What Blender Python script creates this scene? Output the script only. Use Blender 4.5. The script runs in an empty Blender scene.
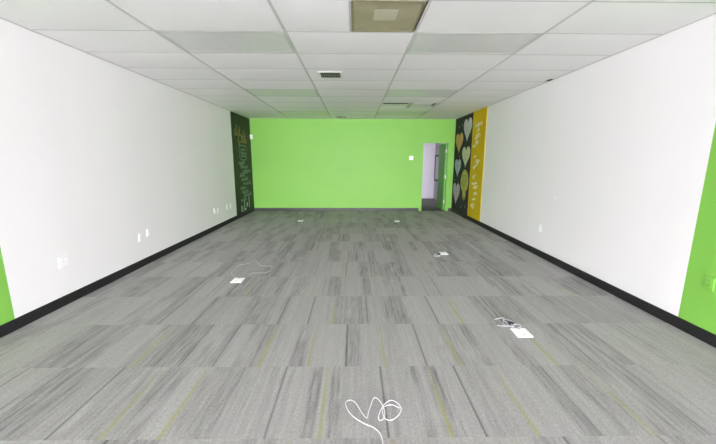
import bpy, bmesh, math, random
import numpy as np
from mathutils import Matrix, Vector

random.seed(7); rng = np.random.default_rng(11)
S = bpy.context.scene
COL = S.collection

# ------------------------------------------------------------------ sizes
WL, WR, YB, HC, EYE = -3.01, 2.944, 9.827, 2.675, 1.4864
YF = -10.                       # inside face of the unseen shop front, set far back to even the light
GX0, GDX = -0.644, 1.2192       # ceiling grid, across
GY0, GDY = 3.361, 0.632         # ceiling grid, along
CT0, CT = 1.5476, 0.6366        # carpet tile rows

def srgb(r, g, b):
    f = lambda c: (c/12.92 if c <= .04045 else ((c+.055)/1.055)**2.4)
    return (f(r/255), f(g/255), f(b/255), 1)

# ------------------------------------------------------------------ materials
def mat(name, col, rough=.6, spec=.5, var=0., vscale=(3, 3, 3), bump=0., bscale=200, metal=0.):
    m = bpy.data.materials.new(name); m.use_nodes = True
    nt = m.node_tree; b = nt.nodes['Principled BSDF']
    b.inputs['Base Color'].default_value = col
    b.inputs['Roughness'].default_value = rough
    b.inputs['Specular IOR Level'].default_value = spec
    b.inputs['Metallic'].default_value = metal
    tc = nt.nodes.new('ShaderNodeTexCoord')
    if var:
        mp = nt.nodes.new('ShaderNodeMapping'); mp.inputs['Scale'].default_value = vscale
        nz = nt.nodes.new('ShaderNodeTexNoise'); nz.inputs['Scale'].default_value = 1; nz.inputs['Detail'].default_value = 3
        rp = nt.nodes.new('ShaderNodeMapRange')
        rp.inputs['From Min'].default_value = .3; rp.inputs['From Max'].default_value = .7
        rp.inputs['To Min'].default_value = 1-var; rp.inputs['To Max'].default_value = 1+var
        hs = nt.nodes.new('ShaderNodeHueSaturation'); hs.inputs['Color'].default_value = col
        nt.links.new(tc.outputs['Object'], mp.inputs['Vector']); nt.links.new(mp.outputs[0], nz.inputs['Vector'])
        nt.links.new(nz.outputs[0], rp.inputs['Value']); nt.links.new(rp.outputs[0], hs.inputs['Value'])
        nt.links.new(hs.outputs[0], b.inputs['Base Color'])
    if bump:
        n2 = nt.nodes.new('ShaderNodeTexNoise'); n2.inputs['Scale'].default_value = bscale
        bp = nt.nodes.new('ShaderNodeBump'); bp.inputs['Strength'].default_value = bump; bp.inputs['Distance'].default_value = .002
        nt.links.new(tc.outputs['Object'], n2.inputs['Vector']); nt.links.new(n2.outputs[0], bp.inputs['Height'])
        nt.links.new(bp.outputs[0], b.inputs['Normal'])
    return m

M = {}
M['white_wall'] = mat('white_wall_paint', srgb(243, 242, 243), .7, .15, .012, (1.2, 1.2, .15), .05, 150)
M['green'] = mat('green_wall_paint', srgb(132, 197, 82), .5, .4, .015, (1.5, 1.5, 1.5), .05, 150)
M['green_back'] = M['green']
M['green_gloss'] = mat('green_trim_paint', srgb(132, 198, 82), .35, .5)
M['green_door'] = mat('green_door_paint', srgb(92, 172, 54), .45, .5)
M['tile'] = mat('ceiling_tile', srgb(248, 247, 248), .9, .1, .012, (1, 1, 1), .25, 260)
M['tbar'] = mat('ceiling_grid_metal', srgb(206, 206, 204), .6, .3)
M['dark'] = mat('dark_void', srgb(40, 38, 34), .9, .1)
M['black_base'] = mat('black_vinyl_baseboard', srgb(31, 31, 33), .45, .4, .1, (4, 4, 4))
M['grey_base'] = mat('charcoal_vinyl_baseboard', srgb(52, 53, 52), .4, .5, .25, (6, 6, 6))
M['hall_wall'] = mat('hall_wall_paint', srgb(184, 180, 190), .6, .3)
M['hall_floor'] = mat('hall_carpet', srgb(92, 91, 92), .95, .1, .15, (20, 6, 6))
M['plastic'] = mat('white_plastic', srgb(254, 254, 254), .3, .5)
M['plate'] = mat('white_cover_plate', srgb(251, 251, 251), .35, .5)
M['floorplate'] = mat('white_floor_plate', srgb(250, 250, 250), .4, .5)
M['slot'] = mat('dark_slot', srgb(50, 50, 52), .6, .3)
M['cable'] = mat('white_cable', srgb(214, 214, 219), .5, .5)
M['cable_grey'] = mat('pale_grey_cable', srgb(178, 177, 180), .45, .5)
M['cable_lilac'] = mat('pale_lilac_cable', srgb(200, 198, 210), .45, .5)
M['plug'] = mat('dark_plug', srgb(48, 46, 52), .5, .4)
M['board'] = mat('black_chalkboard_paint', srgb(30, 36, 31), .5, .3, .15, (3, 3, 3))
M['board_frame'] = mat('black_board_edge', srgb(24, 27, 24), .5, .4)
M['mural'] = mat('black_mural_paint', srgb(62, 62, 64), .8, .1, .12, (8, 8, 8))
M['yellow'] = mat('yellow_mural_paint', srgb(214, 182, 26), .65, .2, .05, (3, 3, 3))
M['chalk_w'] = mat('white_chalk', srgb(196, 206, 200), .95, .05)
M['chalk_p'] = mat('pale_chalk', srgb(134, 150, 140), .95, .05, .2, (30, 30, 30))
M['chalk_g'] = mat('gold_chalk', srgb(148, 132, 98), .95, .05, .2, (30, 30, 30))
M['chalk_y'] = mat('cream_chalk', srgb(244, 238, 205), .95, .05)
M['lens'] = mat('prismatic_light_lens', srgb(224, 224, 225), .3, .42, .02, (6, 6, 6), .1, 120)
M['fix_white'] = mat('white_enamel', srgb(232, 232, 230), .4, .5)
M['amber'] = mat('aged_tan_lens', srgb(172, 163, 138), .4, .5, .08, (5, 5, 5))
M['amber_frame'] = mat('tan_frame', srgb(150, 142, 108), .45, .5)
M['pale_centre'] = mat('pale_square', srgb(200, 196, 176), .35, .5)
M['steel'] = mat('satin_steel', srgb(205, 205, 200), .35, .5, metal=.6)
M['vent_dark'] = mat('vent_cavity', srgb(70, 72, 66), .8, .2)
M['vent_slat'] = mat('grey_vent_slat', srgb(150, 152, 145), .5, .4)
M['frame_black'] = mat('black_picture_frame', srgb(52, 52, 54), .5, .4)
M['pic'] = mat('pale_glazed_picture', srgb(225, 222, 228), .25, .5)
M['window_alu'] = mat('window_aluminium', srgb(150, 152, 154), .4, .5, metal=.5)

# carpet: pattern lives in the tile colours of the mesh, plus fibre noise
def carpet_mat():
    m = bpy.data.materials.new('striped_carpet_tile'); m.use_nodes = True
    nt = m.node_tree; b = nt.nodes['Principled BSDF']; b.inputs['Roughness'].default_value = .95
    b.inputs['Specular IOR Level'].default_value = .12; b.inputs['Sheen Weight'].default_value = .10; b.inputs['Sheen Roughness'].default_value = .5
    at = nt.nodes.new('ShaderNodeVertexColor'); at.layer_name = 'yarn'
    tc = nt.nodes.new('ShaderNodeTexCoord')
    mp = nt.nodes.new('ShaderNodeMapping'); mp.inputs['Scale'].default_value = (150, 60, 100)
    nz = nt.nodes.new('ShaderNodeTexNoise'); nz.inputs['Scale'].default_value = 1; nz.inputs['Detail'].default_value = 2
    rp = nt.nodes.new('ShaderNodeMapRange'); rp.inputs['From Min'].default_value = .25; rp.inputs['From Max'].default_value = .75
    rp.inputs['To Min'].default_value = .80; rp.inputs['To Max'].default_value = 1.20
    hs = nt.nodes.new('ShaderNodeHueSaturation')
    nt.links.new(tc.outputs['Object'], mp.inputs['Vector']); nt.links.new(mp.outputs[0], nz.inputs['Vector'])
    nt.links.new(nz.outputs[0], rp.inputs['Value']); nt.links.new(rp.outputs[0], hs.inputs['Value'])
    nt.links.new(at.outputs['Color'], hs.inputs['Color']); nt.links.new(hs.outputs[0], b.inputs['Base Color'])
    bp = nt.nodes.new('ShaderNodeBump'); bp.inputs['Strength'].default_value = .35; bp.inputs['Distance'].default_value = .003
    nt.links.new(nz.outputs[0], bp.inputs['Height']); nt.links.new(bp.outputs[0], b.inputs['Normal'])
    return m
M['carpet'] = carpet_mat()

# ------------------------------------------------------------------ mesh helper
class MB:
    def __init__(s): s.bm = bmesh.new()
    def face(s, pts, mi=0):
        f = s.bm.faces.new([s.bm.verts.new(p) for p in pts]); f.material_index = mi; return f
    def box(s, x0, x1, y0, y1, z0, z1, mi=0, bevel=0.):
        r = bmesh.ops.create_cube(s.bm, size=1)
        vs = r['verts']
        for v in vs:
            v.co = ((x0+x1)/2+v.co.x*(x1-x0), (y0+y1)/2+v.co.y*(y1-y0), (z0+z1)/2+v.co.z*(z1-z0))
        fs = {f for v in vs for f in v.link_faces}
        for f in fs: f.material_index = mi
        if bevel:
            bmesh.ops.bevel(s.bm, geom=list({e for v in vs for e in v.link_edges}), offset=bevel, segments=2, affect='EDGES', profile=.6)
        return s
    def cyl(s, c, r, h, axis='Z', n=20, r2=None):
        rr = bmesh.ops.create_cone(s.bm, cap_ends=True, segments=n, radius1=r, radius2=r if r2 is None else r2, depth=h)
        R = {'Z': Matrix(), 'X': Matrix.Rotation(math.pi/2, 4, 'Y'), 'Y': Matrix.Rotation(-math.pi/2, 4, 'X')}[axis]
        for v in rr['verts']: v.co = (R @ v.co) + Vector(c)
        return s
    def tube(s, pts, r, n=8):
        pts = [Vector(p) for p in pts]; rings = []; up = Vector((0, 0, 1))
        for i, p in enumerate(pts):
            t = (pts[min(i+1, len(pts)-1)] - pts[max(i-1, 0)])
            t = t.normalized() if t.length > 1e-7 else Vector((1, 0, 0))
            a = t.cross(up)
            a = a.normalized() if a.length > 1e-4 else Vector((1, 0, 0))
            b = a.cross(t).normalized()
            rings.append([s.bm.verts.new(p + a*r*math.cos(2*math.pi*k/n) + b*r*math.sin(2*math.pi*k/n)) for k in range(n)])
        for A, B in zip(rings, rings[1:]):
            for k in range(n):
                s.bm.faces.new([A[k], A[(k+1) % n], B[(k+1) % n], B[k]])
        s.bm.faces.new(rings[0][::-1]); s.bm.faces.new(rings[-1])
        return s
    def build(s, name, mats, parent=None, smooth=False):
        me = bpy.data.meshes.new(name)
        bmesh.ops.recalc_face_normals(s.bm, faces=s.bm.faces[:])
        s.bm.to_mesh(me); s.bm.free()
        for m in (mats if isinstance(mats, (list, tuple)) else [mats]): me.materials.append(m)
        if smooth: me.polygons.foreach_set('use_smooth', [True]*len(me.polygons))
        o = bpy.data.objects.new(name, me); COL.objects.link(o)
        if parent: o.parent = parent
        return o

def thing(name, label, cat, loc=(0, 0, 0), rotz=0, group=None):
    o = bpy.data.objects.new(name, None); COL.objects.link(o)
    o.empty_display_size = .1
    o.location = loc; o.rotation_euler = (0, 0, rotz)
    return tag(o, label, cat, group)
def tag(o, label, cat, group=None):
    o['label'] = label; o['category'] = cat
    if group: o['group'] = group
    return o
def struct(o): o['kind'] = 'structure'; return o
def copy_tree(o, label, loc, rotz=None):
    c = o.copy(); COL.objects.link(c); c.location = loc; c['label'] = label
    if rotz is not None: c.rotation_euler = (0, 0, rotz)
    for ch in o.children:
        d = ch.copy(); COL.objects.link(d); d.parent = c
        for g in ch.children:
            e = g.copy(); COL.objects.link(e); e.parent = d
    return c

def smooth_path(P, n=8):
    """Catmull-Rom through the points"""
    P = [Vector(p) for p in P]; Q = [P[0]*2-P[1]] + P + [P[-1]*2-P[-2]]; out = []
    for i in range(1, len(Q)-2):
        a, b, c, d = Q[i-1:i+3]
        for k in range(n):
            t = k/n
            out.append(.5*((2*b)+(c-a)*t+(2*a-5*b+4*c-d)*t*t+(3*b-a-3*c+d)*t**3))
    out.append(P[-1]); return out

# ------------------------------------------------------------------ floor
def build_floor():
    X = np.arange(WL, WR+.0049, .01); X[-1] = WR
    nx = len(X); NY = 8
    r0 = math.floor((YF-CT0)/CT); r1 = math.ceil((YB-CT0)/CT)
    LIGHT = np.array(srgb(153, 153, 150)[:3]); YEL = np.array(srgb(146, 149, 92)[:3])
    # row: (dark joint lines, yellow lines, darker patches)  in metres across the room
    known = {
        0: ([-1.673, -.488, .191, .733, 1.365, 1.974, -2.36], [-1.384, -1.062, -.192, .536, 1.023, 1.675],
            [(-.30, -.22), (-.16, -.08), (.40, .46), (.51, .63), (-2.15, -1.98), (-1.39, -1.26), (-1.05, -.78), (1.47, 2.05)]),
        1: ([-1.294, -1.038, -.057, .536, 1.806], [-1.631, -.696, -.341, .235, .793, 1.507],
            [(-1.52, -1.25), (-2.37, -2.10), (-.93, -.69), (-.49, -.37), (-.07, .06), (.72, 1.04), (1.72, 2.11)]),
        2: ([-.706, -.429, .130, .792, -1.5, 1.4], [-.2, 1.02], [(-.2, .12), (.3, .55), (-1.1, -.8), (1.3, 1.75), (-2.2, -1.8)]),
        -1: ([-1.33, 1.146], [-.345, .211, .865], [(-.06, .15), (.95, 1.2), (-.6, -.42)]),
    }
    verts, faces, cols = [], [], []
    for r in range(r0, r1):
        y0, y1 = max(CT0+r*CT, YF), min(CT0+(r+1)*CT, YB)
        if y1-y0 < 1e-4: continue
        yy = np.linspace(0, 1, NY+1)
        off = rng.uniform(0, CT)
        tid = np.floor((X-WL+off)/CT).astype(int)
        ntile = tid.max()+1
        base = rng.uniform(-.045, .045, ntile)[tid]
        # streak strength: broad patches, fine streaks inside them
        if r in known:
            dl, yl, pt = known[r]
            p1 = np.zeros(nx)
            for a, b in pt:
                p1 = np.maximum(p1, np.clip((np.minimum(X-a, b-X)+.01)/.02, 0, 1)*rng.uniform(.6, 1))
            side = np.clip((np.interp(X, np.arange(WL-1, WR+1, .14), rng.random(len(np.arange(WL-1, WR+1, .14))))-.5)*5, 0, 1)*(np.abs(X-.1) > 1.15)
            p1 = np.maximum(p1, side*.8)
            p1 = np.maximum(p1, .25*(np.interp(X, np.arange(WL-1, WR+1, .1), rng.random(len(np.arange(WL-1, WR+1, .1)))) > .6))
        else:
            dl, yl = [], []
            for t in range(ntile):
                x0 = WL-off+t*CT
                dl.append(x0+(.01 if rng.random() < .6 else rng.uniform(.05, .6)))
                if rng.random() < .3: dl.append(x0+rng.uniform(.05, .6))
                if rng.random() < .5: yl.append(x0+rng.uniform(.1, .55))
            g = np.arange(WL-1, WR+1, .13)
            p1 = np.clip((np.interp(X, g, rng.random(len(g)))-.45)*5, 0, 1)
        g = np.arange(WL-1, WR+1, .09)
        gy = np.stack([np.interp(X, g, rng.random(len(g))) for _ in range(4)])
        fine = rng.uniform(-1, 1, nx); fine = .6*fine+.4*np.roll(fine, 1)
        s0 = rng.uniform(-.5, .6, nx); s1 = s0+rng.uniform(.5, 1.6, nx)
        tone = np.zeros((NY+1, nx))
        for j, v in enumerate(yy):
            k = v*3; a = int(min(k, 2)); w = k-a
            m = gy[a]*(1-w)+gy[a+1]*w
            live = np.clip((v-s0)*6, 0, 1)*np.clip((s1-v)*6, 0, 1)
            p = p1*np.clip(m*2.2-.1, .25, 1)
            tone[j] = base*.6-.125*p-.12*p*np.clip(fine, -1, 1)*live-.03*fine+.035*np.clip(rng.normal(0, 1, nx), -2, 2)*(.5+.8*p1)-.05*np.clip(fine-.55, 0, 1)*live
        C = LIGHT[None, None]*(1+tone*1.9)[..., None].clip(.25, 1.3)
        for x in yl:
            i = int(round((x-WL)/.01)); fd = rng.uniform(.6, .95)*(1 if r in known else .65); hi = rng.uniform(.5, 1.0)
            for d, w in ((-1, .55), (0, 1), (1, .55)):
                if 0 <= i+d < nx:
                    a = (w*fd*np.interp(yy, [0, .55, hi, 1], [1, .95, .55, .35]))[:, None]
                    C[:, i+d] = C[:, i+d]*(1-a)+YEL*a
        for x in dl:
            i = int(round((x-WL)/.01)); st = rng.uniform(.4, .65) if r in known else rng.uniform(.12, .45)
            for d, w in ((0, 1), (1, .15)):
                if 0 <= i+d < nx: C[:, i+d] *= (1-st*w)
        n0 = len(verts)
        for j, v in enumerate(yy):
            y = y0+(y1-y0)*v
            verts += [(x, y, 0) for x in X]
        cols.append(np.concatenate([C, np.ones(C.shape[:2]+(1,))], 2).reshape(-1, 4))
        for j in range(NY):
            b = n0+j*nx
            faces += [(b+i, b+i+1, b+nx+i+1, b+nx+i) for i in range(nx-1)]
    me = bpy.data.meshes.new('floor'); me.from_pydata(verts, [], faces)
    a = me.color_attributes.new('yarn', 'FLOAT_COLOR', 'POINT')
    a.data.foreach_set('color', np.concatenate(cols).astype(np.float32).ravel())
    me.materials.append(M['carpet'])
    o = bpy.data.objects.new('floor', me); COL.objects.link(o); struct(o)
build_floor()

# ------------------------------------------------------------------ walls
def wall_quads(x, out, spans, zt=HC+.36):
    """side wall 12 cm thick, split along y into painted spans (y0,y1,material index)"""
    b = MB()
    for y0, y1, mi in spans: b.box(min(x, x+out), max(x, x+out), y0, y1, 0, zt, mi)
    return b
struct(wall_quads(WL, -.12, [(YF, 1.9, 0), (1.9, 2.748, 1), (2.748, YB+.12, 0)]).build('wall_left', [M['white_wall'], M['green']]))
struct(wall_quads(WR, .12, [(YF, 1.9, 0), (1.9, 2.745, 1), (2.745, YB+.12, 0)]).build('wall_right', [M['white_wall'], M['green']]))
DX0, DX1, DZ = 2.015, 2.775, 2.02          # door opening
b = MB()
b.box(WL, DX0, YB, YB+.12, 0, HC+.3); b.box(DX1, WR, YB, YB+.12, 0, HC+.3); b.box(DX0, DX1, YB, YB+.12, DZ, HC+.3)
struct(b.build('wall_back', M['green_back']))
# shop front behind the camera: wall around a wide opening with window mullions
b = MB()
b.box(WL-.12, WR+.12, YF-.15, YF, 0, .12); b.box(WL-.12, WR+.12, YF-.15, YF, 2.6, HC+.36)
b.box(WL-.12, WL+.12, YF-.15, YF, .12, 2.6); b.box(WR-.12, WR+.12, YF-.15, YF, .12, 2.6)
struct(b.build('wall_front', M['white_wall']))
b = MB()
for x in (WL+.12, -1.45, 0.0, 1.4, WR-.17): b.box(x, x+.05, YF-.1, YF-.04, .12, 2.6)
b.box(WL+.12, WR-.12, YF-.1, YF-.04, .12, .17); b.box(WL+.12, WR-.12, YF-.1, YF-.04, 2.55, 2.6)
struct(b.build('window_1', M['window_alu']))

# baseboards
struct(MB().box(WL, WL+.012, YF, YB, 0, .102, 0, .003).build('baseboard_left', M['black_base']))
struct(MB().box(WR-.012, WR, YF, YB, 0, .102, 0, .003).build('baseboard_right', M['black_base']))
struct(MB().box(WL+.012, 1.95, YB-.012, YB, 0, .09, 0, .003).build('baseboard_back', M['grey_base']))
struct(MB().box(2.845, WR-.012, YB-.012, YB, 0, .09, 0, .003).build('trim_1', M['grey_base']))

# ------------------------------------------------------------------ door
d = thing('door_1', 'x', 'door', (0, 0, 0)); del d['label']; del d['category']; struct(d)
b = MB()
b.box(1.955, DX0, YB-.022, YB, 0, DZ+.085, 0, .004); b.box(DX1, 2.838, YB-.022, YB, 0, DZ+.085, 0, .004)
b.box(DX0, DX1, YB-.022, YB, DZ, DZ+.085, 0, .004)
b.box(DX0, DX0+.02, YB-.003, YB+.12, 0, DZ); b.box(DX1-.02, DX1, YB-.003, YB+.12, 0, DZ); b.box(DX0+.02, DX1-.02, YB-.003, YB+.12, DZ-.02, DZ)
struct(b.build('door_frame', M['green_gloss'], d))
lx = DX1-.022
leaf = struct(MB().box(lx-.04, lx, YB+.125, YB+.125+.74, .008, DZ-.025, 0, .002).build('door_leaf', M['green_door'], d))
for z in (1.777, 1.021, .273):
    h = MB().box(lx-.032, lx+.001, YB+.118, YB+.126, z-.05, z+.05, 0, .001).cyl((lx+.004, YB+.119, z), .007, .104)
    struct(h.build('hinge', M['steel'], d))
hd = MB().cyl((lx-.066, YB+.80, 1.0), .024, .05, 'X').cyl((lx-.043, YB+.80, 1.0), .03, .008, 'X')
struct(hd.build('door_handle', M['steel'], leaf, True))

# hall behind the door
HY, HX = 13.21, 3.208
struct(MB().box(1.2, HX+.1, YB, HY+.1, -.05, 0).build('floor_hall', M['hall_floor']))
struct(MB().box(1.2, HX+.1, HY, HY+.1, 0, 2.6).build('wall_hall_end', M['hall_wall']))
struct(MB().box(HX, HX+.1, YB+.12, HY, 0, 2.6).build('wall_hall_right', M['hall_wall']))
struct(MB().box(1.1, 1.2, YB+.12, HY+.1, 0, 2.6).build('wall_hall_left', M['hall_wall']))
struct(MB().box(1.1, HX+.1, YB+.12, HY+.1, 2.5, 2.6).build('ceiling_hall', M['tile']))
pf = thing('picture_frame', 'black-framed pale picture on the white hall wall seen through the doorway', 'picture', (HX, 12.72, 1.22))
b = MB()
for a in (-.40, .33): b.box(-.03, 0, a, a+.07, -.5, .5, 0, .004)
for a in (-.5, .43): b.box(-.03, 0, -.33, .33, a, a+.07, 0, .004)
b.build('frame', M['frame_black'], pf)
MB().box(-.012, 0, -.335, .335, -.435, .435).build('picture', M['pic'], pf)

# ------------------------------------------------------------------ ceiling
gx = [GX0+GDX*k for k in range(-2, 4)]           # grid lines across
gx = [WL]+[x for x in gx if WL+.2 < x < WR-.2]+[WR]
k0 = math.floor((YF-GY0)/GDY)+1; k1 = math.ceil((YB-GY0)/GDY)
gyl = [(k, GY0+GDY*k) for k in range(k0, k1)]
ys = [(k0-1, YF)]+gyl+[(k1, YB)]
LIGHTS = {(1, 0), (3, 0), (1, 4), (3, 4), (1, 8), (3, 8), (3, 6)}
b = MB()
for ci in range(len(gx)-1):
    for ri in range(len(ys)-1):
        k, y0 = ys[ri]; y1 = ys[ri+1][1]; x0, x1 = gx[ci], gx[ci+1]
        if (ci, k) in LIGHTS: continue
        cells = [(x0, x1)]
        if (ci, k) == (2, -1): cells = [(x0, -.032)]          # the right half holds the tan panel
        for a, c in cells:
            sag = random.uniform(-.009, -.001)
            if ci == 2 and k in (2, 9): sag = -.001            # flat tiles carry the grilles
            nu, nv = 6, 6
            vs = [[b.bm.verts.new((a+(c-a)*i/nu, y0+(y1-y0)*j/nv,
                   HC+.0006+(sag+.001)*(1-(2*i/nu-1)**2)*(1-(2*j/nv-1)**2))) for i in range(nu+1)] for j in range(nv+1)]
            for j in range(nv):
                for i in range(nu):
                    f = b.bm.faces.new([vs[j][i], vs[j][i+1], vs[j+1][i+1], vs[j+1][i]]); f.smooth = True
# slab above the tiles closes the room
b.box(WL, WR, YF-.15, YB+.12, HC+.30, HC+.36)
o = struct(b.build('ceiling', M['tile']))
for f in o.data.polygons:
    if f.center.z < HC+.1: f.use_smooth = True
b = MB()
for x in gx[1:-1]: b.box(x-.012, x+.012, YF, YB, HC-.004, HC+.02)
for k, y in gyl:
    for i in range(len(gx)-1):
        b.box(gx[i]+(.012 if i else 0), gx[i+1]-(.012 if i < len(gx)-2 else 0), y-.009, y+.009, HC-.0002, HC+.02)
b.box(-.041, -.023, GY0-GDY+.012, GY0-.012, HC-.005, HC+.02)
b.box(WL, WL+.022, YF, YB, HC-.006, HC+.004); b.box(WR-.022, WR, YF, YB, HC-.006, HC+.004)
b.box(WL+.022, WR-.022, YB-.022, YB, HC-.006, HC+.004)
struct(b.build('trim_2', M['tbar']))

# fluorescent troffers, switched off: lens in a frame
def troffer(label, loc):
    t = thing('ceiling_light', label, 'ceiling light', loc, 0, 'unlit ceiling lights')
    hx, hy = GDX/2-.014, GDY/2-.014
    b = MB()
    b.box(-hx, -hx+.02, -hy, hy, -.001, .012, 0, .001); b.box(hx-.02, hx, -hy, hy, -.001, .012, 0, .001)
    b.box(-hx+.02, hx-.02, -hy, -hy+.02, -.001, .012, 0, .001); b.box(-hx+.02, hx-.02, hy-.02, hy, -.001, .012, 0, .001)
    b.box(-hx, hx, -hy, hy, .08, .09)
    b.build('frame', M['tbar'], t)
    MB().box(-hx+.02, hx-.02, -hy+.02, hy-.02, .0004, .008).build('lens', M['lens'], t)
    return t
def cell(ci, k): return ((gx[ci]+gx[ci+1])/2, GY0+GDY*(k+.5), HC)
t0 = troffer('large unlit grey ceiling light nearest the camera, left of the tan panel', cell(1, 0))
copy_tree(t0, 'large unlit grey ceiling light nearest the camera, right of the tan panel', cell(3, 0))
copy_tree(t0, 'unlit ceiling light halfway down the room, left of the row with the grilles', cell(1, 4))
copy_tree(t0, 'unlit ceiling light halfway down the room, right side, in front of the louvred fixture', cell(3, 4))
copy_tree(t0, 'unlit ceiling light closest to the green wall, left side', cell(1, 8))
copy_tree(t0, 'unlit ceiling light closest to the green wall, right side, behind the louvred fixture', cell(3, 8))

# half-open fixture in the right column
c = cell(3, 6); hx, hy = GDX/2-.014, GDY/2-.014
t = thing('ceiling_light', 'ceiling fixture with white louvre on its right half and dark gaps at its edge', 'ceiling light', c)
b = MB()
b.box(-hx, -hx+.02, -hy, hy, -.001, .012, 0, .001); b.box(hx-.02, hx, -hy, hy, -.001, .012, 0, .001)
b.box(-hx+.02, hx-.02, -hy, -hy+.015, -.001, .012, 0, .001); b.box(-hx+.02, hx-.02, hy-.02, hy, -.001, .012, 0, .001)
b.build('frame', M['fix_white'], t)
MB().box(-hx+.02, hx-.02, -hy+.015, hy-.02, .03, .05).build('housing', M['dark'], t)
MB().box(-hx+.02, -.03, -hy+.20, hy-.02, .003, .008).build('panel', M['lens'], t)
MB().box(-.03, .06, -hy+.03, hy-.02, -.002, .02, 0, .003).build('divider', M['amber'], t)
b = MB()
for i in range(9):
    x = .075+i*.048
    b.box(x, x+.028, -hy+.02, hy-.02, -.006, .029)
b.build('louvre', M['fix_white'], t)

# tan square panel with a paler square in the middle
t = thing('ceiling_light', 'tan square ceiling panel with a small paler square at its centre', 'ceiling light', (.2655, GY0-GDY/2, HC))
hx, hy = .2955-.012, GDY/2-.012
b = MB()
b.box(-hx, -hx+.018, -hy, hy, -.002, .012, 0, .001); b.box(hx-.018, hx, -hy, hy, -.002, .012, 0, .001)
b.box(-hx+.018, hx-.018, -hy, -hy+.018, -.002, .012, 0, .001); b.box(-hx+.018, hx-.018, hy-.018, hy, -.002, .012, 0, .001)
b.build('frame', M['amber_frame'], t)
MB().box(-hx+.018, hx-.018, -hy+.018, hy-.018, .0, .01).build('lens', M['amber'], t)
MB().box(-.10, .09, -.15, .05, -.0012, .001, 0, .0005).build('centre_square', M['pale_centre'], t)

# grilles
def vent(label, loc):
    t = thing('ceiling_vent', label, 'vent', loc, 0, 'ceiling grilles')
    b = MB(); h = .165; w = .028
    b.box(-h, -h+w, -h, h, -.003, .004, 0, .001); b.box(h-w, h, -h, h, -.003, .004, 0, .001)
    b.box(-h+w, h-w, -h, -h+w, -.003, .004, 0, .001); b.box(-h+w, h-w, h-w, h, -.003, .004, 0, .001)
    b.build('frame', M['fix_white'], t)
    MB().box(-h+w, h-w, -h+w, h-w, -.001, .003).build('backing', M['vent_dark'], t)
    b = MB()
    for i in range(9):
        x = -h+w+.012+i*.031
        b.box(x, x+.008, -h+w, h-w, -.0028, -.001)
    b.box(-h+w, h-w, -.006, .006, -.003, -.001)
    b.build('grille', M['vent_slat'], t)
    return t
v0 = vent('dark square grille in the white ceiling in the middle of the room', (-.33, 4.93, HC-.003))
copy_tree(v0, 'small dark grille in the ceiling right by the green wall', (-.34, 9.42, HC-.003))
# chipped tile edge at the right wall
struct(MB().box(WR-.075, WR-.02, 5.08, 5.20, HC-.008, HC-.004).build('trim_3', M['vent_dark']))

# ------------------------------------------------------------------ painted boards on the side walls
class Ink:
    """thin strokes and fills lying on a side wall; a = distance along the wall, b = height"""
    def __init__(s, x, inward): s.m = MB(); s.x = x; s.i = inward
    def P(s, a, b, h): return (s.x+s.i*h, a, b)
    def stroke(s, pts, w, h=.0016):
        v = [Vector(p) for p in pts]; L = []
        for i, p in enumerate(v):
            t = v[min(i+1, len(v)-1)]-v[max(i-1, 0)]
            if t.length < 1e-6: t = Vector((1, 0))
            t.normalize(); n = Vector((-t.y, t.x))*w/2
            L.append((p+n, p-n))
        for i, ((a, b), (c, d)) in enumerate(zip(L, L[1:])):
            top = [s.P(q.x, q.y, h+1e-5*i) for q in (a, b, d, c)]
            s.m.face(top)
        return s
    def fill(s, pts, h=.0016, base=0.):
        top = [s.m.bm.verts.new(s.P(a, b, h)) for a, b in pts]; bot = [s.m.bm.verts.new(s.P(a, b, base)) for a, b in pts]
        s.m.bm.faces.new(top)
        n = len(top)
        for i in range(n): s.m.bm.faces.new([top[i], top[(i+1) % n], bot[(i+1) % n], bot[i]])
        return s
    def script(s, a0, b0, a1, b1, hgt, w, seed):
        """a looping unreadable hand-written line"""
        r = random.Random(seed); L = math.hypot(a1-a0, b1-b0); n = max(2, int(L/(hgt*.55))); pts = []
        for i in range(n):
            amp = hgt*r.choice((.45, .5, .6, .8, 1.0, -.4)); ph = r.uniform(-.9, .9); wd = r.uniform(.15, .5)
            for q in range(10):
                t = (i+q/10)/n; an = 2*math.pi*q/10
                pts.append((a0+(a1-a0)*t+wd*hgt*(math.sin(an+ph)-math.sin(ph)), b0+(b1-b0)*t+amp*(.5-.5*math.cos(an))))
        return s.stroke(pts, w)

# chalkboard, left
xb = WL+.012
cb = thing('chalkboard', 'tall black chalkboard with gold and white chalk on the left wall', 'chalkboard', (0, 0, 0))
MB().box(WL+.0005, xb, 8.40, YB-.03, .104, HC-.012).build('board', M['board'], cb)
for y0, y1 in ((8.37, 8.40), (YB-.03, YB-.001)):
    MB().box(WL+.0005, xb+.004, y0, y1, .104, HC-.012, 0, .002).build('edge_strip', M['board_frame'], cb)
def mark(x, inward, name, m, parent, label, call, *args):
    """one stroke, line or fill as a part of its own"""
    q = Ink(x, inward); getattr(q, call)(*args)
    o = q.m.build(name, m, parent)
    if label: o['label'] = label
    return o
lab = 'faded gold chalk lettering across the top'
mark(xb, 1, 'gold_lettering', M['chalk_g'], cb, lab, 'script', 8.50, 2.16, 9.40, 2.10, .22, .04, 3)
mark(xb, 1, 'gold_lettering', M['chalk_g'], cb, lab, 'script', 8.75, 1.97, 9.50, 1.96, .18, .042, 5)
mark(xb, 1, 'gold_lettering', M['chalk_g'], cb, lab, 'stroke', [(8.50, 2.10), (8.9, 2.18), (9.45, 2.03)], .03)
rect = [(8.83, 1.88), (9.37, 1.88), (9.42, 1.80), (9.38, 1.56), (9.25, 1.50), (8.95, 1.50), (8.82, 1.56), (8.80, 1.80), (8.83, 1.88)]
mark(xb, 1, 'chalk_outline', M['chalk_p'], cb, 'pale chalk outline of a rounded cup shape', 'stroke', rect, .035)
lab = 'faded pale chalk scribble'
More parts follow.
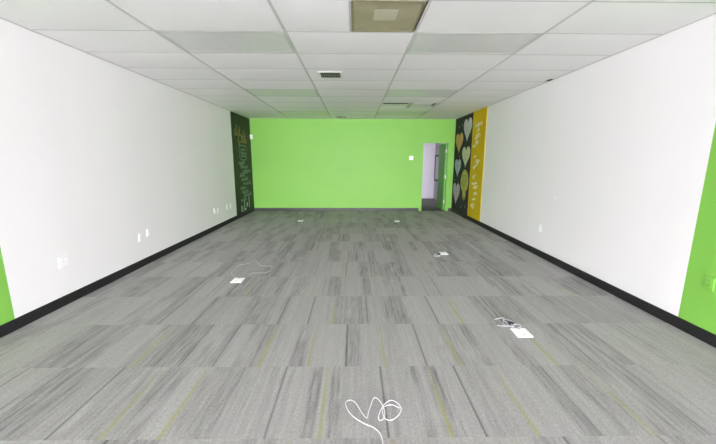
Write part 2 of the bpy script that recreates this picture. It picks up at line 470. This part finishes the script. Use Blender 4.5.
for i, z in enumerate((1.79, 1.70, 1.62)): mark(xb, 1, 'chalk_scribble', M['chalk_p'], cb, lab, 'script', 8.9, z-.03, 9.3, z-.03, .06, .022, 20+i)
for i, z in enumerate((1.40, 1.29, 1.18, 1.07, .96, .85, .74, .63, .52, .42)):
    a = 8.72+.12*((i*7) % 3); mark(xb, 1, 'chalk_scribble', M['chalk_p'], cb, lab, 'script', a, z, a+.45+.12*(i % 3), z, .085, .025, 40+i)
mark(xb, 1, 'chalk_scribble', M['chalk_p'], cb, lab, 'stroke', [(8.75, 1.42), (8.9, 1.33), (9.1, 1.46)], .035)
mark(xb, 1, 'chalk_scribble', M['chalk_p'], cb, lab, 'stroke', [(8.85, 1.15), (9.4, 1.14)], .025)
for a, z0, z1, w in ((8.74, .13, .30, .05), (8.82, .13, .29, .04), (8.98, .13, .43, .06), (9.05, .14, .20, .10), (9.2, .22, .34, .10), (9.38, .17, .50, .05)):
    mark(xb, 1, 'chalk_bar', M['chalk_w'], cb, 'upright white chalk bar at the bottom', 'stroke', [(a, z0), (a, z1)], w)

# heart mural and yellow panel, right
xm = WR-.010
hm = thing('heart_mural', 'tall black panel painted with pale hearts beside the doorway', 'mural', (0, 0, 0))
MB().box(xm, WR-.0005, 8.385, YB-.03, .104, HC-.01).build('panel', M['mural'], hm)
def heart(y0, y1, z0, z1):
    """outline from a proper heart curve, point down"""
    P = []
    for i in range(40):
        t = 2*math.pi*i/40
        x = 16*math.sin(t)**3; z = 13*math.cos(t)-5*math.cos(2*t)-2*math.cos(3*t)-math.cos(4*t)
        P.append(((y0+y1)/2+x/32*(y1-y0), z0+(z+17)/29*(z1-z0)))
    return P
H = [((8.44, 9.06, 1.97, 2.57), srgb(206, 202, 206), 'large pale pink-white heart at the top'),
     ((9.06, 9.70, 1.69, 2.25), srgb(208, 172, 112), 'orange heart'),
     ((8.45, 9.08, 1.31, 1.86), srgb(206, 212, 178), 'pale cream-green heart'),
     ((9.12, 9.67, 1.03, 1.54), srgb(172, 194, 194), 'pale blue heart'),
     ((9.10, 9.72, .25, .87), srgb(190, 180, 190), 'pinkish grey heart at the bottom')]
for i, (bx, colr, lab) in enumerate(H):
    k = Ink(xm, -1); k.fill(heart(*bx), .002, -.001)
    o = k.m.build('heart', mat('heart_paint', colr, .9, .1, .06, (14, 14, 14)), hm); o['label'] = lab
    y0, y1, z0, z1 = bx; cy, cz = (y0+y1)/2, (z0+z1)/2
    hs = mat('heart_script', tuple(c*.86 for c in colr[:3])+(1,), .9, .1)
    mark(xm-.002, -1, 'heart_writing', hs, o, None, 'script', cy+.12, cz+.05, cy-.12, cz+.05, .07, .014, 70+i)
    mark(xm-.002, -1, 'heart_writing', hs, o, None, 'script', cy+.08, cz-.06, cy-.08, cz-.06, .05, .014, 80+i)
k = Ink(xm, -1)
oval = [(8.76+.30*math.sin(t)*(1-.12*math.cos(t)), .97+.30*math.cos(t)) for t in [2*math.pi*i/32 for i in range(32)]]
k.fill(oval, .002, -.001)
k.fill([(8.88, .71), (8.84, .45), (8.78, .60), (8.74, .42), (8.70, .58), (8.62, .47), (8.62, .71)], .0019, -.001)
o = k.m.build('heart', mat('drip_paint', srgb(180, 180, 98), .9, .1, .18, (9, 9, 9)), hm); o['label'] = 'yellow-green rounded shape with drips below it'
k = Ink(xm-.002, -1)
k.stroke([(8.86, 1.10), (8.70, 1.12), (8.63, 1.0), (8.70, .85), (8.84, .84), (8.88, .97), (8.78, 1.02), (8.74, .93)], .05)
k.m.build('heart_writing', mat('drip_swirl', srgb(150, 150, 84), .9, .1), o)
for a, z in ((9.45, 2.42), (9.2, 2.45), (9.6, .95), (8.95, .25), (8.6, .3), (9.3, 1.62)):
    mark(xm, -1, 'chalk_dot', M['chalk_p'], hm, None, 'fill', [(a+.025*math.cos(t), z+.03*math.sin(t)) for t in [2*math.pi*i/8 for i in range(8)]], .0015, -.001)

yp = thing('yellow_panel', 'tall yellow panel with faint white handwriting on the right wall', 'mural', (0, 0, 0))
MB().box(xm, WR-.0005, 7.54, 8.38, .104, HC-.01).build('panel', M['yellow'], yp)
W = [(8.15, 2.30, 7.78, .11), (8.06, 2.17, 7.95, .08), (8.16, 2.02, 7.9, .09), (8.27, 1.88, 7.95, .10), (8.16, 1.58, 8.03, .05), (7.98, 1.46, 7.80, .08),
     (7.98, 1.42, 7.84, .06), (8.16, 1.33, 8.0, .05), (8.17, 1.10, 8.0, .09), (8.18, .94, 7.85, .05), (8.07, .84, 7.82, .06), (8.04, .70, 7.8, .05), (8.18, .37, 7.92, .10), (8.1, .55, 7.9, .05)]
for i, (a0, z, a1, h) in enumerate(W): mark(xm, -1, 'chalk_writing', M['chalk_y'], yp, None, 'script', a0, z-.02, a1, z+.02, h, .024, 100+i)

# ------------------------------------------------------------------ wall fittings
def outlet(label, loc, rotz, face='plate', group='outlets along the left wall', gang=1, bright='plastic'):
    """plate faces +X before rotation"""
    t = thing('wall_outlet', label, 'outlet', loc, rotz, group)
    hw = .035 if gang == 1 else .058
    MB().box(0, .008, -hw, hw, -.0575, .0575, 0, .002).build('cover_plate', M[face], t)
    for g in range(gang):
        yc = 0 if gang == 1 else (-.025 + .05*g)
        for z in (-.022, .022):
            r = MB().box(.0072, .0115, yc-.016, yc+.016, z-.015, z+.015, 0, .0015)
            rec = r.build('receptacle', M[bright], t)
            s = MB()
            for q in (-.006, .006): s.box(.0112, .0119, yc+q-.001, yc+q+.001, z-.004, z+.006)
            s.build('slots', M['slot'], rec)
    return t
outlet('wide double outlet plate on the left wall, nearest the camera', (WL, 3.31, .452), 0, 'white_wall', None, 2)
o1 = outlet('white outlet on the left wall, second one along from the camera', (WL, 4.543, .42), 0)
copy_tree(o1, 'white outlet on the left wall, just beyond the second, mid-wall', (WL, 4.731, .45))
copy_tree(o1, 'faint white outlet on the left wall, nearer one of the far pair', (WL, 7.056, .425))
copy_tree(o1, 'faint white outlet on the left wall, farther one of the far pair', (WL, 7.236, .40))
copy_tree(o1, 'white outlet on the left wall, next to last before the chalkboard', (WL, 7.763, .41))
copy_tree(o1, 'white outlet on the left wall closest to the chalkboard', (WL, 7.983, .40))
copy_tree(o1, 'single white outlet low on the white right wall', (WR, 5.065, .445), math.pi)['group'] = 'outlets on the right wall'
outlet('green-painted outlet plate on the green part of the right wall', (WR, 2.545, .50), math.pi, 'green', 'outlets on the right wall', 1, 'green')

t = thing('wall_fitting', 'small pale round fitting on the right wall above the outlet', 'wall fitting', (WR, 4.765, .958))
MB().cyl((-.002, 0, 0), .024, .004, 'X', 24).build('base_plate', M['white_wall'], t)
MB().cyl((-.007, 0, 0), .010, .008, 'X', 20).build('knob', M['white_wall'], t)

t = thing('light_switch', 'white double light switch on the green wall left of the doorway', 'light switch', (1.683, YB, 1.573))
MB().box(-.058, .058, -.007, 0, -.0575, .0575, 0, .002).build('cover_plate', M['plastic'], t)
for x in (-.024, .024): MB().box(x-.016, x+.016, -.012, -.005, -.032, .032, 0, .002).build('rocker', M['plate'], t)

t = thing('motion_sensor', 'small white motion sensor high in the left corner beside the chalkboard', 'sensor', (WL+.045, YB, 2.16))
MB().box(-.035, .035, -.04, 0, -.065, .065, 0, .008).build('casing', M['plastic'], t)
MB().box(-.024, .024, -.046, -.038, -.05, .01, 0, .004).build('sensor_window', M['plate'], t)

# ------------------------------------------------------------------ floor outlets
def floor_box(label, loc, w, l, rot=0):
    t = thing('floor_outlet', label, 'floor outlet', loc, rot, 'white floor outlets')
    MB().box(-w/2, w/2, -l/2, l/2, 0, .008, 0, .003).build('cover_plate', M['floorplate'], t)
    for s in (-1, 1):
        f = MB().box(-w/2+.014, w/2-.014, s*l/4-l/4+.012, s*l/4+l/4-.012, .007, .0115, 0, .002).build('flap', M['plastic'], t)
        MB().box(-.012, .012, s*(l/2-.022)-.003, s*(l/2-.022)+.003, .0112, .0125).build('finger_slot', M['slot'], f)
    return t
floor_box('white floor outlet left of centre beside a thin loose grey cable', (-1.464, 3.955, 0), .132, .165)
floor_box('large white floor outlet at right, nearest the camera, beside a tangle of cables', (1.473, 2.648, 0), .135, .145)
floor_box('white floor outlet right of centre with a short white cable lump', (1.462, 5.172, 0), .125, .155)
floor_box('white floor outlet in front of the green wall, left side', (-1.34, 8.13, 0), .125, .17)
floor_box('white floor outlet in front of the green wall, right side', (1.075, 8.07, 0), .125, .15)

# ------------------------------------------------------------------ cables
def cable(name, label, pts, r, m, parent=None, lift=0.):
    P = []
    for i, p in enumerate(pts):
        z = p[2] if len(p) > 2 else 0
        P.append((p[0], p[1], r+z))
    o = MB().tube(smooth_path(P, 8), r, 8).build(name, m, parent, True)
    if label: tag(o, label, 'cable')
    return o
# foreground loop
F = [(.118, 1.22), (.135, 1.34), (.150, 1.44), (.154, 1.531), (.142, 1.578), (.111, 1.611, .004), (.06, 1.633, .010), (.012, 1.666, .014), (-.028, 1.718, .012),
     (-.049, 1.78, .006), (-.045, 1.825), (-.019, 1.834), (.013, 1.80, .004), (.047, 1.724, .004), (.071, 1.689), (.080, 1.695), (.085, 1.722), (.10, 1.771, .004),
     (.122, 1.833, .008), (.141, 1.843, .008), (.165, 1.813, .004), (.184, 1.757), (.183, 1.707), (.166, 1.674), (.150, 1.668), (.144, 1.690), (.161, 1.743, .004),
     (.194, 1.791, .011), (.234, 1.82, .008), (.269, 1.808), (.287, 1.77), (.282, 1.735), (.255, 1.696), (.222, 1.671), (.188, 1.675), (.172, 1.700, .009),
     (.174, 1.745, .009), (.196, 1.778, .004), (.235, 1.786, .004), (.262, 1.772, .002), (.280, 1.752, .009)]
cable('cable', 'long white cable curled in loops on the carpet in the foreground', F, .0025, M['cable'])
# beside the left floor outlet
G = [(-1.511, 4.050, .006), (-1.56, 4.10), (-1.626, 4.187), (-1.639, 4.24), (-1.655, 4.35), (-1.668, 4.44), (-1.664, 4.552), (-1.556, 4.646), (-1.504, 4.80), (-1.44, 4.72), (-1.345, 4.551),
     (-1.251, 4.527), (-1.173, 4.504), (-1.15, 4.40), (-1.158, 4.30), (-1.203, 4.233), (-1.31, 4.234), (-1.362, 4.226), (-1.40, 4.174)]
cable('cable', 'thin pale grey cable loop trailing behind the left floor outlet', G, .0032, M['cable_grey'])
# tangle at the right floor outlet
t = thing('cable_tangle', 'tangle of pale cables with a dark plug beside the right floor outlet', 'cable', (0, 0, 0))
cable('cable', None, [(1.442, 2.728, .004), (1.426, 2.776), (1.424, 2.84), (1.417, 2.885), (1.445, 2.923), (1.407, 2.923), (1.341, 2.896)], .0034, M['cable'], t)
cable('cable', None, [(1.455, 2.730, .009), (1.437, 2.740, .012), (1.391, 2.745, .012), (1.351, 2.772), (1.316, 2.787)], .0034, M['cable_lilac'], t)
cable('cable', None, [(1.482, 2.728, .006), (1.516, 2.738, .01), (1.512, 2.771, .012), (1.483, 2.782, .012), (1.446, 2.760, .012), (1.448, 2.79, .012), (1.492, 2.862), (1.465, 2.884), (1.423, 2.875, .011), (1.383, 2.81), (1.40, 2.772)], .0034, M['cable_lilac'], t)
o = MB().box(1.425, 1.468, 2.776, 2.812, .001, .026, 0, .005).build('plug', M['plug'], t); o['label'] = 'dark plug'
# lump at the right-of-centre outlet
t = thing('cable_bundle', 'short bunched white cable left of the right-of-centre floor outlet', 'cable', (0, 0, 0))
cable('cable', None, [(1.398, 5.135, .004), (1.370, 5.175), (1.315, 5.116), (1.268, 5.02), (1.308, 4.99), (1.367, 5.012), (1.351, 5.072), (1.301, 5.05)], .0055, M['cable_lilac'], t)
o = MB().box(1.348, 1.388, 5.085, 5.135, .001, .026, 0, .005).build('plug', M['plug'], t); o['label'] = 'dark plug'  # small dark block filling the dark gap beside the cable

# ------------------------------------------------------------------ light
w = bpy.data.worlds.new('overcast_day'); S.world = w; w.use_nodes = True
nt = w.node_tree; bg = nt.nodes['Background']
tc = nt.nodes.new('ShaderNodeTexCoord'); sp = nt.nodes.new('ShaderNodeSeparateXYZ'); rp = nt.nodes.new('ShaderNodeValToRGB')
mr = nt.nodes.new('ShaderNodeMapRange'); mr.inputs['From Min'].default_value = -1; mr.inputs['From Max'].default_value = 1
e = rp.color_ramp.elements
e[0].position = 0; e[0].color = (.78, .745, .79, 1)
e[1].position = 1; e[1].color = (1, .968, 1.03, 1)
x = e.new(.48); x.color = (.78, .745, .79, 1); x = e.new(.54); x.color = (.98, .95, 1.01, 1)
nt.links.new(tc.outputs['Generated'], sp.inputs[0]); nt.links.new(sp.outputs['Z'], mr.inputs['Value'])
nt.links.new(mr.outputs[0], rp.inputs['Fac']); nt.links.new(rp.outputs[0], bg.inputs['Color'])
bg.inputs['Strength'].default_value = 9.0
def area(name, loc, rot, sx, sy, power, col=(1, 1, 1), portal=False):
    l = bpy.data.lights.new(name, 'AREA'); l.shape = 'RECTANGLE'; l.size = sx; l.size_y = sy; l.energy = power; l.color = col
    if portal: l.cycles.is_portal = True
    o = bpy.data.objects.new(name, l); COL.objects.link(o); o.location = loc; o.rotation_euler = rot; return o
area('shopfront_portal', ((WL+WR)/2, YF-.16, 1.36), (math.pi/2, 0, 0), WR-WL-.2, 2.5, 1, portal=True)
area('hall_fill_light', (2.3, 11.6, 2.49), (0, 0, 0), .6, 1.2, .33, (1, .97, 1))  # unseen fill light, added to brighten the hall

# ------------------------------------------------------------------ camera
cam = bpy.data.cameras.new('camera'); cam.sensor_width = 36; cam.sensor_fit = 'HORIZONTAL'; cam.lens = 328.76*36/716
cam.clip_start = .02
co = bpy.data.objects.new('camera', cam); COL.objects.link(co)
co.matrix_world = Matrix.Translation((0, 0, EYE)) @ Matrix.Rotation(-.0123, 4, 'Z') @ Matrix.Rotation(math.pi/2-.1839, 4, 'X') @ Matrix.Rotation(.0025, 4, 'Z')
S.camera = co
S.view_settings.view_transform = 'Standard'; S.view_settings.look = 'None'
S.view_settings.gamma = 1; S.view_settings.use_curve_mapping = False
S.view_settings.exposure = 2.95
S.cycles.max_bounces = 16; S.cycles.diffuse_bounces = 10; S.cycles.glossy_bounces = 6
